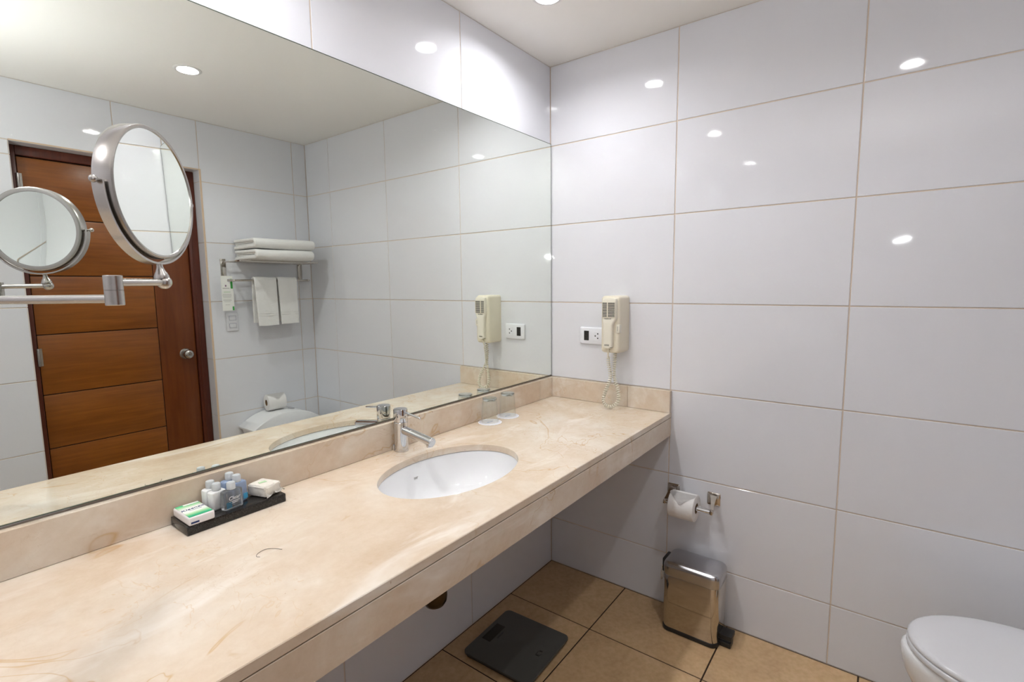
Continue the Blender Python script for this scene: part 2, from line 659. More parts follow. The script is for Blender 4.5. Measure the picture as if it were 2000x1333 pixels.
# beige strip on the outer corner of the door opening
bm = box(B(), DX1 - .004, DX1 + .007, WY, WY + .002, 0, DZ + .006, .0008, 1)
box(bm, DX0, DX1 - .004, WY, WY + .002, DZ - .002, DZ + .005, .0008, 1)
tag(part('trim_1', bm, 'trim', smooth=0), 'thin beige corner strip round the tiled door opening', 'trim', kind='structure')

# ceiling with round cut-outs for the four downlights
LIGHTS = [(-.485, -.300), (-1.555, -.295), (-2.600, -.290), (-1.005, -1.318)]
RC = 0.043
ceil_bm = B()


def plate_with_hole(bm, x0, x1, y0, y1, z, c, r, n=32):
    ring = [bm.verts.new((c[0] + r * math.cos(2 * PI * i / n), c[1] + r * math.sin(2 * PI * i / n), z)) for i in range(n)]
    ring2 = [bm.verts.new((v.co.x, v.co.y, z + .06)) for v in ring]
    outer = []
    for i in range(n):
        a = 2 * PI * i / n
        dx, dy = math.cos(a), math.sin(a)
        t = min(((x1 if dx > 0 else x0) - c[0]) / dx if abs(dx) > 1e-9 else 9e9, ((y1 if dy > 0 else y0) - c[1]) / dy if abs(dy) > 1e-9 else 9e9)
        outer.append(Vector((c[0] + dx * t, c[1] + dy * t, z)))
    # push the four samples nearest the corners onto the corners
    for cx in (x0, x1):
        for cy in (y0, y1):
            k = min(range(n), key=lambda i: (outer[i] - Vector((cx, cy, z))).length)
            outer[k] = Vector((cx, cy, z))
    ov = [bm.verts.new(p) for p in outer]
    for i in range(n):
        j = (i + 1) % n
        bm.faces.new((ring[i], ring[j], ov[j], ov[i]))
        bm.faces.new((ring[i], ring2[i], ring2[j], ring[j]))


def quad(bm, x0, x1, y0, y1, z):
    bm.faces.new([bm.verts.new(p) for p in ((x0, y0, z), (x1, y0, z), (x1, y1, z), (x0, y1, z))])


plate_with_hole(ceil_bm, -1.02, .12, -.80, .12, H, LIGHTS[0], RC)
plate_with_hole(ceil_bm, -2.08, -1.02, -.80, .12, H, LIGHTS[1], RC)
plate_with_hole(ceil_bm, XB - .12, -2.08, -.80, .12, H, LIGHTS[2], RC)
plate_with_hole(ceil_bm, -2.08, .12, WY - .2, -.80, H, LIGHTS[3], RC)
quad(ceil_bm, XB - .12, -2.08, WY - .2, -.80, H)
box(ceil_bm, XB - .12, .12, WY - .2, .12, H + .10, H + .16)
tag(part('ceiling', ceil_bm, 'ceil', smooth=0), 'plain off-white painted ceiling with round recessed lights', 'ceiling', kind='structure')

# floor
bm = box(B(), XB - .12, .12, WY - .2, .12, -.12, -TT)
floor = tag(part('floor', bm, 'fgrout', smooth=0), 'beige square floor tiles with dark joints', 'floor', kind='structure')
FX = [0.0, -.343, -.781, -1.219, -1.657, -2.095, -2.533, -2.971, XB]
FY = [0.0, -.402, -.848, -1.291, -1.735, WY]
for a, b in zip(FX, FX[1:]):
    for c, d in zip(FY, FY[1:]):
        lay(floor, 'z', -TT, b, a, d, c, .0052, 'floor')

# ------------------------------------------------------------------ door
yd = WY - REV           # front plane of the frame
door = thing('door_1', 'reddish brown wooden door with horizontal boards, reflected in the mirror', 'door', (-1.1, yd, 0), kind='structure')
JL, JR, LT = -1.478, -.748, 2.052
for nm, a in (('jamb', (DX0 + .003, JL, 0, DZ - .003)), ('jamb', (JR, DX1 - .003, 0, DZ - .003)), ('head', (JL, JR, LT, DZ - .003))):
    part(nm, box(B(), a[0], a[1], yd - .10, yd, a[2], a[3], .003, 2), 'wood_f', door)
part('door_stop', box(B(), JR + .016, JR + .022, yd - .001, yd + .006, 0, LT, .002, 1), 'wood_f', door)
yl = yd - .012
part('core', box(B(), JL + .003, JR - .003, yl - .036, yl - .005, .004, LT - .003), 'groove', door, 0)
part('stile', box(B(), -.944, JR - .004, yl - .006, yl, .006, LT - .004, .0025, 2), 'wood_v', door)
ZS = [.006, .285, .573, .857, 1.168, 1.467, 1.757, LT - .004]
for a, b in zip(ZS, ZS[1:]):
    part('board', box(B(), JL + .004, -.947, yl - .006, yl, a + .0022, b - .0022, .0025, 2), 'wood_h', door)
kb = lathe(B(), (-.812, yl, .998), (0, 1, 0), [(0, 0), (.032, 0), (.033, .004), (.029, .009), (.014, .012), (.011, .026), (.016, .031), (.025, .037), (.027, .048), (.024, .058), (.014, .062), (.010, .061), (.009, .063), (0, .063)], 32)
knob = part('door_knob', kb, 'nickel', door)
part('key_slot', box(B(), -.8128, -.8112, yl + .062, yl + .0645, .993, 1.003), 'dark', knob, 0)
for hz in (1.92, 1.055, .22):
    h = cyl(B(), (JL, yd + .004, hz - .045), (JL, yd + .004, hz + .045), .006, n=16, bev=.001)
    box(h, JL - .002, JL + .016, yd - .012, yd + .0005, hz - .045, hz + .045)
    part('hinge', h, 'nickel', door)

# ------------------------------------------------------------------ downlights
LL = ['recessed round ceiling light nearest the corner above the vanity', 'recessed round ceiling light above the middle of the vanity',
      'recessed round ceiling light above the vanity behind the viewer', 'recessed round ceiling light in mid-room, reflected in the big mirror']


def downlight(p, label):
    t = thing('ceiling_light', label, 'light', (p[0], p[1], H), 'recessed ceiling lights')
    c = (p[0], p[1], H)
    part('trim_ring', lathe(B(), c, (0, 0, -1), [(.0400, -.004), (.0400, .001), (.043, .004), (.052, .0035), (.056, .001), (.056, 0)], 40), 'lamp_white', t)
    part('reflector', lathe(B(), c, (0, 0, 1), [(.0402, -.001), (.039, .006), (.0365, .012), (.036, .014)], 40), 'lamp_refl', t)
    part('lens', lathe(B(), c, (0, 0, 1), [(.036, .013), (.02, .0115), (0, .011)], 16), 'lens', t, 0)
    part('housing', lathe(B(), c, (0, 0, 1), [(.0425, .002), (.0425, .060), (0, .060)], 24), 'lamp_white', t)
    return t


for p, lb in zip(LIGHTS, LL):
    downlight(p, lb)

# ------------------------------------------------------------------ vanity worktop
SX, SY, RX, RY_ = -1.003, -.294, .242, .168
XE = XB + .001           # the slab runs on to the wall behind the viewer
vt = thing('vanity_counter', 'long cream marble vanity worktop with upstand and front panel', 'vanity', (SX, -.30, CT - .1))
YF = -.598
ST = .021                # slab thickness
CH = .0015
YBK, XFR = -.0008, -.0008
bm = B()
yf = YF + CH
x0, x1 = SX - .30, SX + .30


def hole_block(bm, z, flip=False):
    n = 128
    inner, outer = [], []
    for i in range(n):
        a = 2 * PI * i / n
        ex, ey = SX + RX * math.cos(a), SY + RY_ * math.sin(a)
        dx, dy = ex - SX, ey - SY
        t = min(((x1 if dx > 0 else x0) - SX) / dx if abs(dx) > 1e-9 else 9e9, ((YBK if dy > 0 else yf) - SY) / dy if abs(dy) > 1e-9 else 9e9)
        inner.append(Vector((ex, ey, z)))
        outer.append(Vector((SX + dx * t, SY + dy * t, z)))
    for cx in (x0, x1):
        for cy in (yf, YBK):
            k = min(range(n), key=lambda i: (outer[i] - Vector((cx, cy, z))).length)
            outer[k] = Vector((cx, cy, z))
    iv, ov = [bm.verts.new(p) for p in inner], [bm.verts.new(p) for p in outer]
    for i in range(n):
        j = (i + 1) % n
        bm.faces.new((iv[i], iv[j], ov[j], ov[i]))
    return iv


def arris(bm, n=128):
    # small rounded edge of the bowl opening
    loops = []
    for ins, z in ((0.0, CT), (-.0012, CT - .0005), (-.0018, CT - .0018), (-.0018, CT - ST)):
        loops.append([(SX + (RX + ins) * math.cos(2 * PI * i / n), SY + (RY_ + ins) * math.sin(2 * PI * i / n), z) for i in range(n)])
    loft(bm, loops, False, False)


hole_block(bm, CT)
hole_block(bm, CT - ST)
arris(bm)
for z in (CT, CT - ST):
    quad(bm, x1, XFR, yf, YBK, z)
    quad(bm, XE, x0, yf, YBK, z)
# front edge with a small chamfer
pr_ = [(yf, CT), (YF, CT - CH), (YF, CT - ST + CH), (yf, CT - ST)]
for (ya, za), (yb_, zb) in zip(pr_, pr_[1:]):
    bm.faces.new([bm.verts.new(q) for q in ((XE, ya, za), (XFR, ya, za), (XFR, yb_, zb), (XE, yb_, zb))])
slab = part('worktop_slab', bm, 'marble', vt, 30)
# front panel below the slab
part('front_panel', box(B(), XE, XFR, YF + .0005, YF + .021, .758, CT - ST - .002, .0012, 1), 'marble', vt, 0)
# upstands: long one under the mirror in three lengths, short one on the far wall in two
BT = .952
for a, b in ((XE, -2.3), (-2.2985, -.125), (-.1235, -.0215)):
    part('upstand', box(B(), a, b, -.020, YBK, CT + .0003, BT, .0013, 1), 'marble', vt, 0)
for a, b in ((-.408, YBK), (YF + .001, -.4092)):
    part('upstand', box(B(), -.0205, XFR, a, b, CT + .0003, BT, .0013, 1), 'marble', vt, 0)

# ------------------------------------------------------------------ big mirror
MX0, MX1, MZ0, MZ1 = -2.06, -.004, BT + .006, 2.043
mr = thing('wall_mirror', 'large frameless wall mirror above the marble vanity', 'mirror', ((MX0 + MX1) / 2, -.003, MZ0))
ME = .0028
part('mirror_glass', box(B(), MX0 + ME, MX1 - ME, -.006, -.0012, MZ0 + ME, MZ1 - ME), 'mirror', mr, 0)
for a in ((MX0, MX1, MZ0, MZ0 + ME), (MX0, MX1, MZ1 - ME, MZ1), (MX0, MX0 + ME, MZ0 + ME, MZ1 - ME), (MX1 - ME, MX1, MZ0 + ME, MZ1 - ME)):
    part('edge', box(B(), a[0], a[1], -.0062, -.0010, a[2], a[3], .0006, 1), 'medge', mr, 0)

# ------------------------------------------------------------------ basin
sk = thing('sink', 'white oval undermount basin set in the cream marble worktop', 'sink', (SX, SY, CT - ST))
bm = B()
n = 72
loops = []
zt = CT - ST - .0005
for r, dz in [(1.10, 0.0), (1.025, 0.0), (1.0, -.0015), (.992, -.006), (.975, -.025), (.945, -.05), (.89, -.08), (.79, -.107), (.63, -.126), (.42, -.136), (.2, -.140), (.075, -.141)]:
    loops.append([(SX + RX * r * math.cos(2 * PI * i / n), SY + RY_ * r * math.sin(2 * PI * i / n) - .0 * dz, zt + dz) for i in range(n)])
for r, dz in [(.075, -.150), (.22, -.150), (.48, -.146), (.72, -.132), (.88, -.10), (.98, -.06), (1.02, -.015), (1.10, -.012)]:
    loops.append([(SX + RX * r * math.cos(2 * PI * i / n), SY + RY_ * r * math.sin(2 * PI * i / n), zt + dz) for i in range(n)])
rg = loft(bm, loops, False, False)
for i in range(n):
    bm.faces.new((rg[-1][i], rg[-1][(i + 1) % n], rg[0][(i + 1) % n], rg[0][i]))
bowl = part('bowl', bm, 'porcelain', sk, 40)
part('drain', lathe(B(), (SX, SY, zt - .1412), (0, 0, 1), [(0, -.004), (.017, -.004), (.021, .002), (.026, .0025), (.027, .001), (.024, -.008), (0, -.008)], 32), 'chrome', sk)
bm = box(B(), -1.0125, -.9960, -.1356, -.1346, .7912, .7932)
box(bm, -1.0125, -.9985, -.1362, -.1350, .7878, .7892)
part('maker_mark', bm, 'grey_ink', bowl, 0)
# bottle trap below
trap = thing('drain_trap', 'dark metal bottle trap hanging below the vanity front panel', 'pipe', (-1.005, -.205, .385))
bm = lathe(B(), (-1.005, -.205, .385), (0, 0, 1), [(0, 0), (.018, .001), (.031, .008), (.038, .020), (.040, .034), (.040, .095), (.030, .108), (.018, .112), (.018, .16)], 32)
part('trap_cup', bm, 'brass', trap)
part('tailpipe', tube(B(), spline([(-1.005, -.205, .53), (-1.005, -.205, .61), (SX, -.27, .655), (SX, SY, .672), (SX, SY, .690)], 8), .016, 16), 'brass', trap)
part('waste_pipe', tube(B(), [(-1.005, -.17, .47), (-1.005, -.10, .47), (-1.005, -.004, .47)], .016, 16), 'brass', trap)

# ------------------------------------------------------------------ faucet
FXc, FYc = -.985, -.0485
ft = thing('faucet', 'chrome single-lever basin tap standing behind the oval sink', 'faucet', (FXc, FYc, CT))
fr = .0228
part('body', lathe(B(), (FXc, FYc, CT), (0, 0, 1), [(0, .0002), (fr, .0002), (fr, .004), (fr - .0006, .0045), (fr - .0006, .097), (fr - .0015, .098), (0, .098)], 48), 'chrome', ft)
hd = B()
# tilted seam: the rotating head
n = 48
lo = []
for z_, rr, k in ((.0985, fr - .0015, 1), (.0995, fr - .0004, 1), (.101, fr, 1), (.138, fr, 0), (.1405, fr - .0007, 0), (.1415, fr - .0022, 0)):
    lo.append([(FXc + rr * math.cos(2 * PI * i / n), FYc + rr * math.sin(2 * PI * i / n), CT + z_) for i in range(n)])
loft(hd, lo)
head = part('head', hd, 'chrome', ft)
part('index_dot', cyl(B(), (FXc, FYc - fr + .0004, CT + .117), (FXc, FYc - fr - .0006, CT + .117), .0016, n=10), 'dark', head)
part('lever', cyl(B(), (FXc, FYc - .018, CT + .1325), (FXc, FYc - .094, CT + .122), .0036, .0034, n=16, bev=.001), 'chrome', ft)
sp = B()
a, b = Vector((FXc, FYc - .008, CT + .0725)), Vector((FXc, -.196, CT + .0535))
lathe(sp, a, b - a, [(0, 0), (.0140, 0), (.0140, (b - a).length - .006), (.0132, (b - a).length - .0015), (.0118, (b - a).length), (0, (b - a).length)], 32)
spout = part('spout', sp, 'chrome', ft)
part('aerator', cyl(B(), (FXc, -.181, CT + .0475), (FXc, -.1818, CT + .0375), .0105, n=24, bev=.001), 'chrome', ft)
part('pop_up_rod', cyl(B(), (FXc - .017, FYc + .019, CT + .0002), (FXc - .017, FYc + .019, CT + .022), .0025, .0038, n=12, bev=.0008), 'chrome', ft)


# ------------------------------------------------------------------ glasses on coasters
def tumbler(x, y, label):
    z = CT + .0022
    t = thing('glass_tumbler', label, 'glass', (x, y, z), 'upturned glasses')
    prof = [(.0335, 0), (.0342, .0008), (.0336, .02), (.0306, .075), (.0290, .094), (.0280, .0965), (.024, .0975), (.012, .0968), (0, .0965)]
    inner = [(0, .0845), (.022, .0845), (.0262, .083), (.0280, .076), (.0312, .02), (.0322, .0008), (.0335, 0)]
    part('bowl', lathe(B(), (x, y, z), (0, 0, 1), prof + inner, 40), 'glass', t)
    part('thick_base', lathe(B(), (x, y, z), (0, 0, 1), [(0, .0853), (.0205, .0853), (.0255, .0868), (.0278, .0930), (.0268, .0955), (.0225, .0965), (.011, .0958), (0, .0956)], 40), 'glass_solid', t)
    return t


def coaster(x, y, label):
    c = (x, y, CT + .0002)
    t = thing('paper_coaster', label, 'coaster', c, 'paper coasters')
    n = 72
    bm = B()
    loops = []
    for r, z in ((0.02, 0), (.046, 0), (.047, .0008), (.046, .0016), (.02, .0016)):
        loops.append([(x + r * (1 + (.02 * math.cos(18 * 2 * PI * i / n) if r > .04 else 0)) * math.cos(2 * PI * i / n),
                       y + r * (1 + (.02 * math.cos(18 * 2 * PI * i / n) if r > .04 else 0)) * math.sin(2 * PI * i / n), c[2] + z) for i in range(n)])
    loft(bm, loops)
    part('disc', bm, 'coaster', t)
    bm = B()
    lathe(bm, (x, y, c[2]), (0, 0, 1), [(.0395, .0016), (.0395, .0019), (.0405, .0019), (.0405, .0016)], 48)
    box(bm, x - .016, x - .003, y - .003, y + .004, c[2] + .0016, c[2] + .0019)
    box(bm, x, x + .017, y - .003, y + .002, c[2] + .0016, c[2] + .0019)
    part('print', bm, 'blue_ink', t, 0)
    return t


coaster(-.555, -.070, 'scalloped white paper coaster under the glass nearer the tap')
coaster(-.440, -.070, 'scalloped white paper coaster under the glass nearer the corner')
tumbler(-.555, -.070, 'upside-down clear glass tumbler on the coaster nearer the tap')
tumbler(-.440, -.070, 'upside-down clear glass tumbler on the coaster nearer the corner')

# ------------------------------------------------------------------ tray with toiletries
TX0, TX1, TY0, TY1 = -1.642, -1.418, -.113, -.0225
TZ = CT + .0205
tr = tag(part('amenity_tray', box(B(), TX0, TX1, TY0, TY1, CT + .0003, TZ, .0012, 2), 'granite'), 'black granite slab tray of toiletries beside the upstand', 'tray')

tz = TZ + .0003
tp = thing('tissue_pack', 'green and white pocket tissue pack on the black tray', 'tissues', (-1.612, -.069, tz))
px0, px1, py0, py1 = -1.638, -1.584, -.114, -.026
part('film', box(B(), px0, px1, py0, py1, tz, tz + .0195, .004, 3), 'wrap_side', tp)
part('printed_top', box(B(), px0 + .003, px1 - .003, py0 + .003, py1 - .003, tz + .0192, tz + .0201, .0003, 1), 'wrap', tp, 0)
part('opening_tab', box(B(), px0 + .018, px1 - .004, py1 - .012, py1 - .005, tz + .0200, tz + .0207, .0003, 1), 'card', tp, 0)
text_mesh('Kleenex', .0145, 'navy', 'lettering', tp, ((px0 + px1) / 2 - .001, (py0 + py1) / 2 + .005, tz + .0203), (1, .06, 0), (-.06, 1, 0), shear=.25)
part('caption', box(B(), px0 + .017, px1 - .012, (py0 + py1) / 2 - .0055, (py0 + py1) / 2 - .0045, tz + .0200, tz + .0204), 'navy', tp, 0)
part('blue_patch', box(B(), px0 + .0045, px0 + .021, py0 - .0004, py0 + .0006, tz + .0045, tz + .0085), 'navy', tp, 0)


def bottle(x, y, ang, w, d, h, mt, label, text=None, textmat='silver_ink', patch=None, caph=.017, capr=.0095):
    """flat-sided travel bottle: rounded-rectangle body, shoulder, short neck and round flip cap"""
    t = thing('toiletry_bottle', label, 'bottle', (x, y, tz), 'small toiletry bottles')
    R = Matrix.Rotation(ang, 3, 'Z')

    def tw(p):
        q = R @ Vector((p[0], p[1], 0))
        return (x + q.x, y + q.y, p[2])
    bm = B()
    lv = [(.86, .0), (.96, .0012), (1.0, .004), (1.0, h - .004), (.97, h - .0015), (.88, h), (.60, h + .0012)]
    loops = []
    for s, z in lv:
        loops.append([tw((*q, tz + z)) for q in rrect(0, 0, w * s, d * (1 - (1 - s) * .8), min(w, d) * .28 * s, 5)])
    loft(bm, loops)
    body = part('body', bm, mt, t)
    part('cap', lathe(B(), (x, y, tz + h + .001), (0, 0, 1), [(0, 0), (capr - .001, 0), (capr, .001), (capr, caph - .002), (capr - .0012, caph), (capr - .004, caph - .0008), (0, caph - .001)], 28), 'cap', t)
    fx = R @ Vector((1, 0, 0))
    fn = R @ Vector((0, -1, 0))
    if text:
        o = Vector((x, y, tz + h * .60)) + fn * (d / 2 + .0003)
        text_mesh(text, .0125, textmat, 'lettering', t, o, fx, (0, 0, 1), shear=.1)
        for k, ww in ((.42, .55), (.34, .4)):
            bm = B()
            box(bm, -w * ww / 2, w * ww / 2, -d / 2 - .0004, -d / 2 + .0002, tz + h * k, tz + h * k + .0012)
            bmesh.ops.transform(bm, matrix=Matrix.Translation((x, y, 0)) @ R.to_4x4(), verts=bm.verts[:])
            part('print_line', bm, textmat, t, 0)
    if patch:
        mtp, u0, u1, v0, v1 = patch
        bm = B()
        box(bm, u0 * w, u1 * w, -d / 2 - .0004, -d / 2 + .0002, tz + h * v0, tz + h * v1)
        bmesh.ops.transform(bm, matrix=Matrix.Translation((x, y, 0)) @ R.to_4x4(), verts=bm.verts[:])
        part('label_patch', bm, mtp, t, 0)
    return t


A0 = math.radians(8)
bottle(-1.536, -.0885, A0, .046, .021, .045, 'clear_b', 'clear gel bottle with frosted cap at the front of the tray', 'Clear', 'silver_ink', ('teal', -.42, -.14, .12, .44))
bottle(-1.561, -.0375, A0, .036, .022, .044, 'white_b', 'white lotion bottle at the back of the tray, behind the other white one')
bottle(-1.5575, -.0625, A0, .036, .022, .043, 'white_b', 'white lotion bottle with a dark label edge beside the clear gel bottle', None, 'silver_ink', ('teal', .26, .40, .12, .42))
bottle(-1.5165, -.0365, A0, .040, .022, .050, 'blue_b', 'pale blue bottle at the back of the tray against the upstand')
bottle(-1.5110, -.0620, A0, .040, .022, .049, 'blue_b', 'pale blue bottle with a cyan label between the clear bottle and the soap', None, 'silver_ink', ('cyan', .20, .46, .10, .38))

# wrapped soap
sp_ = thing('wrapped_soap', 'soap bar in crinkled clear wrapping at the end of the tray', 'soap', (-1.446, -.062, tz))
bm = B()
bmesh.ops.create_cube(bm, size=1.0, matrix=Matrix.Translation((-1.449, -.068, tz + .0145)) @ Matrix.Rotation(math.radians(18), 4, 'Z') @ Matrix.Diagonal((.050, .060, .027, 1)))
bmesh.ops.bevel(bm, geom=bm.edges[:], offset=.006, segments=3, affect='EDGES', profile=.6)
bmesh.ops.subdivide_edges(bm, edges=bm.edges[:], cuts=2, use_grid_fill=True)
rnd = random.Random(3)
for v in bm.verts:
    v.co += Vector((rnd.uniform(-1, 1), rnd.uniform(-1, 1), rnd.uniform(-.6, 1))) * .0011
    v.co.z = max(v.co.z, tz + .0004)
part('bar', bm, m_paint('pearly_wrapping', (0.80, 0.75, 0.68), 0.28, 90, 0.6), sp_, 25)
Rz = Matrix.Translation((-1.449, -.068, 0)) @ Matrix.Rotation(math.radians(18), 4, 'Z')
wrapm = m_paint('thin_wrapping', (0.80, 0.76, 0.70), 0.25, 120, 0.5)
for s in (-1, 1):
    bm = B()
    nn = 9
    rows = []
    for j in range(4):
        row = []
        for i in range(nn):
            u = (i / (nn - 1) - .5) * .050 * (1 + j * .06)
            w_ = s * (.0295 + j * .0028)
            zz = tz + .006 + rnd.uniform(-.002, .002) * j + .004 * math.sin(i * 1.7 + j)
            row.append(bm.verts.new(Rz @ Vector((u, w_, max(zz, tz + .001)))))
        rows.append(row)
    for r0, r1 in zip(rows, rows[1:]):
        for i in range(nn - 1):
            bm.faces.new((r0[i], r0[i + 1], r1[i + 1], r1[i]))
    bmesh.ops.solidify(bm, geom=bm.faces[:], thickness=.0003)
    part('wrapper_end', bm, wrapm, sp_, 0)
part('seal', box(B(), -1.459, -1.441, -.068, -.059, tz + .0282, tz + .0292, .0002, 1), 'pale_green', sp_, 0)

# ------------------------------------------------------------------ extending shaving mirror
C0 = Vector((-1.7434, -.3780, 1.5433))
az, el = math.radians(-48.7), math.radians(0.8)
nrm = Vector((math.cos(az) * math.cos(el), math.sin(az) * math.cos(el), math.sin(el)))
side = nrm.cross(Vector((0, 0, 1))).normalized()
vup = side.cross(nrm)
JT = Vector((-1.816, -.442, 1.3975))
aim = Vector((-.603, .797, 0))
tw_ = (-.0135 - JT.y) / aim.y
MT = JT + aim * tw_
sm = thing('shaving_mirror', 'round brushed-nickel magnifying mirror on a swinging wall arm', 'mirror', (MT.x, -.006, JT.z))
RG, DP = .0955, .0125
rim = [(RG - .001, DP + .0005), (RG + .0015, DP + .0012), (RG + .0040, DP), (RG + .0050, DP - .003), (RG + .0050, -DP + .003), (RG + .0040, -DP), (RG + .0005, -DP - .0015), (RG - .0065, -DP - .0008), (RG - .0065, 0), (RG - .001, 0), (RG - .001, DP + .0005)]
part('rim', lathe(B(), C0, nrm, rim, 96), 'nickel', sm, 30)
part('mirror_face', lathe(B(), C0, nrm, [(0, DP - .001), (RG - .0008, DP - .001), (RG - .0008, .001), (0, .001)], 96), 'mirror', sm, 20)
# magnifying face on the back: shallow concave dish
dish = [(0, -.0065)] + [(RG * .93 * k / 14, -.0065 - (DP - .0072) * (k / 14) ** 2) for k in range(1, 15)] + [(RG * .93, -.001), (0, -.001)]
part('magnifying_face', lathe(B(), C0, nrm, dish, 96), 'mirror', sm, 40)
# yoke: half ring under the disc with two pivot balls
yk = []
RY2 = RG + .0115
for k in range(41):
    a_ = math.radians(180 + 180 * k / 40)
    yk.append(C0 + side * (RY2 * math.cos(a_)) + vup * (RY2 * math.sin(a_)))
bm = B()
rings = []
for k, p in enumerate(yk):
    rd = (p - C0).normalized()
    w2 = .0075
    rings.append([p + rd * a + nrm * b for a, b in ((-.0016, -w2), (.0016, -w2), (.0016, w2), (-.0016, w2))])
loft(bm, rings)
part('yoke', bm, 'nickel', sm, 30)
for s in (-1, 1):
    p = C0 + side * (s * (RY2 + .004))
    bm = sphere(B(), p + side * (s * .004), .0052, 16)
    cyl(bm, C0 + side * (s * (RG + .002)), p + side * (s * .003), .0022, n=12)
    part('pivot_knob', bm, 'nickel', sm)
BL = Vector((-1.7340, -.3820, 1.4090))
bm = B()
yb0 = C0 - vup * (RY2 + .001) + Vector((.004, -.002, 0))
NB = BL + Vector((-.0025, .001, .004))
lathe(bm, NB, yb0 - NB, [(0, .0), (.0105, .0), (.0105, .003), (.0085, .008), (.0060, .013), (.0044, .018), (.0042, (yb0 - NB).length + .001), (0, (yb0 - NB).length + .001)], 28)
part('neck', bm, 'nickel', sm)
bm = B()
sphere(bm, BL - Vector((0, 0, .002)), .0108, 24)
part('ball_joint', bm, 'nickel', sm)
jt_top = Vector((JT.x, JT.y, 1.4165))
part('short_arm', cyl(B(), Vector((JT.x, JT.y, 1.4062)), BL - Vector((0, 0, .002)), .0054, n=20), 'nickel', sm)
bm = lathe(B(), (JT.x, JT.y, 1.3742), (0, 0, 1), [(0, 0), (.0105, 0), (.0113, .001), (.0113, .0206), (.0108, .0210), (.0108, .0216), (.0113, .0220), (.0113, .0410), (.0105, .0420), (0, .0420)], 32)
part('hinge_barrel', bm, 'nickel', sm)
la = Vector((JT.x, JT.y, 1.3835))
lb_ = Vector((MT.x, MT.y, 1.3835))
part('long_arm', cyl(B(), la, lb_, .0060, n=20), 'nickel', sm)
bm = lathe(B(), (MT.x, -.0002, 1.3835), (0, -1, 0), [(0, 0), (.030, 0), (.031, .003), (.027, .007), (.012, .009), (.011, .018), (0, .018)], 36)
part('wall_flange', bm, 'nickel', sm)

# ------------------------------------------------------------------ hair dryer
hx = -.10
hdz = thing('hair_dryer', 'cream wall-mounted hair dryer hanging on the far tiled wall', 'hair dryer', (-.0005, -.36, 1.10))
hbm = B()
# body: rounded block
loops = []
for ins, x in ((0, -.0006), (0, -.086), (.0015, -.093), (.005, -.098), (.010, -.1)):
    loops.append([(x, y, z) for y, z in rrect(-.360, 1.2245, .086 - 2 * ins, .243 - 2 * ins, .014, 5)])
loft(hbm, loops)
hb = part('wall_unit', hbm, 'cream', hdz)
# handset: wide head tapering to a handle
prof = [(1.1285, .010), (1.1255, .0175), (1.130, .0200), (1.150, .0210), (1.200, .0215), (1.225, .0225), (1.238, .0265), (1.248, .0315), (1.258, .0330), (1.325, .0330), (1.333, .0310), (1.3355, .024)]
hyc = -.3615
bm = B()
lo = []
prof = sorted(prof)
for z, hw in prof:
    dep = .020 if z > 1.245 else .024
    yc = hyc + (.0 if z > 1.245 else .004 * min(1, (1.245 - z) / .02))
    r = min(.008, hw * .6)
    o_ = []
    for u, v in rrect(0, 0, 2 * hw, 2 * dep, r, 4):
        o_.append((-.098 + v * (.9 if v < 0 else .05), yc + u, z))
    lo.append(o_)
loft(bm, lo)
hs = part('handset', bm, 'cream_l', hdz)
xf = -.098 - .018
part('grille_recess', box(B(), xf - .0006, xf + .004, hyc - .0285, hyc + .0285, 1.2565, 1.3195), 'slot', hs, 0)
bm = B()
for k in range(13):
    z = 1.2575 + k * .0051
    box(bm, xf - .0022, xf + .001, hyc - .029, hyc + .029, z - .0009, z + .0009)
box(bm, xf - .0024, xf + .001, hyc + .0035, hyc + .0070, 1.2565, 1.3195)
for s in (-1, 1):
    box(bm, xf - .0022, xf + .001, hyc + s * .0292 - .001, hyc + s * .0292 + .001, 1.2555, 1.3205)
part('grille_slats', bm, 'cream_l', hs, 0)
text_mesh('HANG-UP', .0070, 'slot', 'lettering', hs, (-.0989 - .0185, hyc + .003, 1.2500), (0, -1, 0), (0, 0, 1))
text_mesh('ANDIS', .0075, 'slot', 'lettering', hs, (-.098 - .0222, hyc + .006, 1.1385), (0, -1, 0), (0, 0, 1))
part('switch_slide', box(B(), -.102, -.080, -.4045, -.3885, 1.190, 1.226, .002, 2), 'cream_l', hdz)
part('switch_marking', box(B(), -.1026, -.1018, -.3975, -.3955, 1.198, 1.218), 'grey_ink', hdz, 0)
part('strain_relief', cyl(B(), (-.108, -.3575, 1.1265), (-.094, -.350, 1.082), .0050, .0030, n=14), 'cream_d', hdz)
path = spline([(-.094, -.350, 1.084), (-.087, -.350, 1.05), (-.080, -.354, 1.015), (-.078, -.353, .985), (-.084, -.340, .945), (-.092, -.330, .905), (-.100, -.338, .880), (-.104, -.362, .8705), (-.100, -.387, .880),
               (-.090, -.399, .905), (-.078, -.390, .945), (-.068, -.371, .985), (-.063, -.364, 1.02), (-.060, -.365, 1.06), (-.060, -.367, 1.106)], 24)
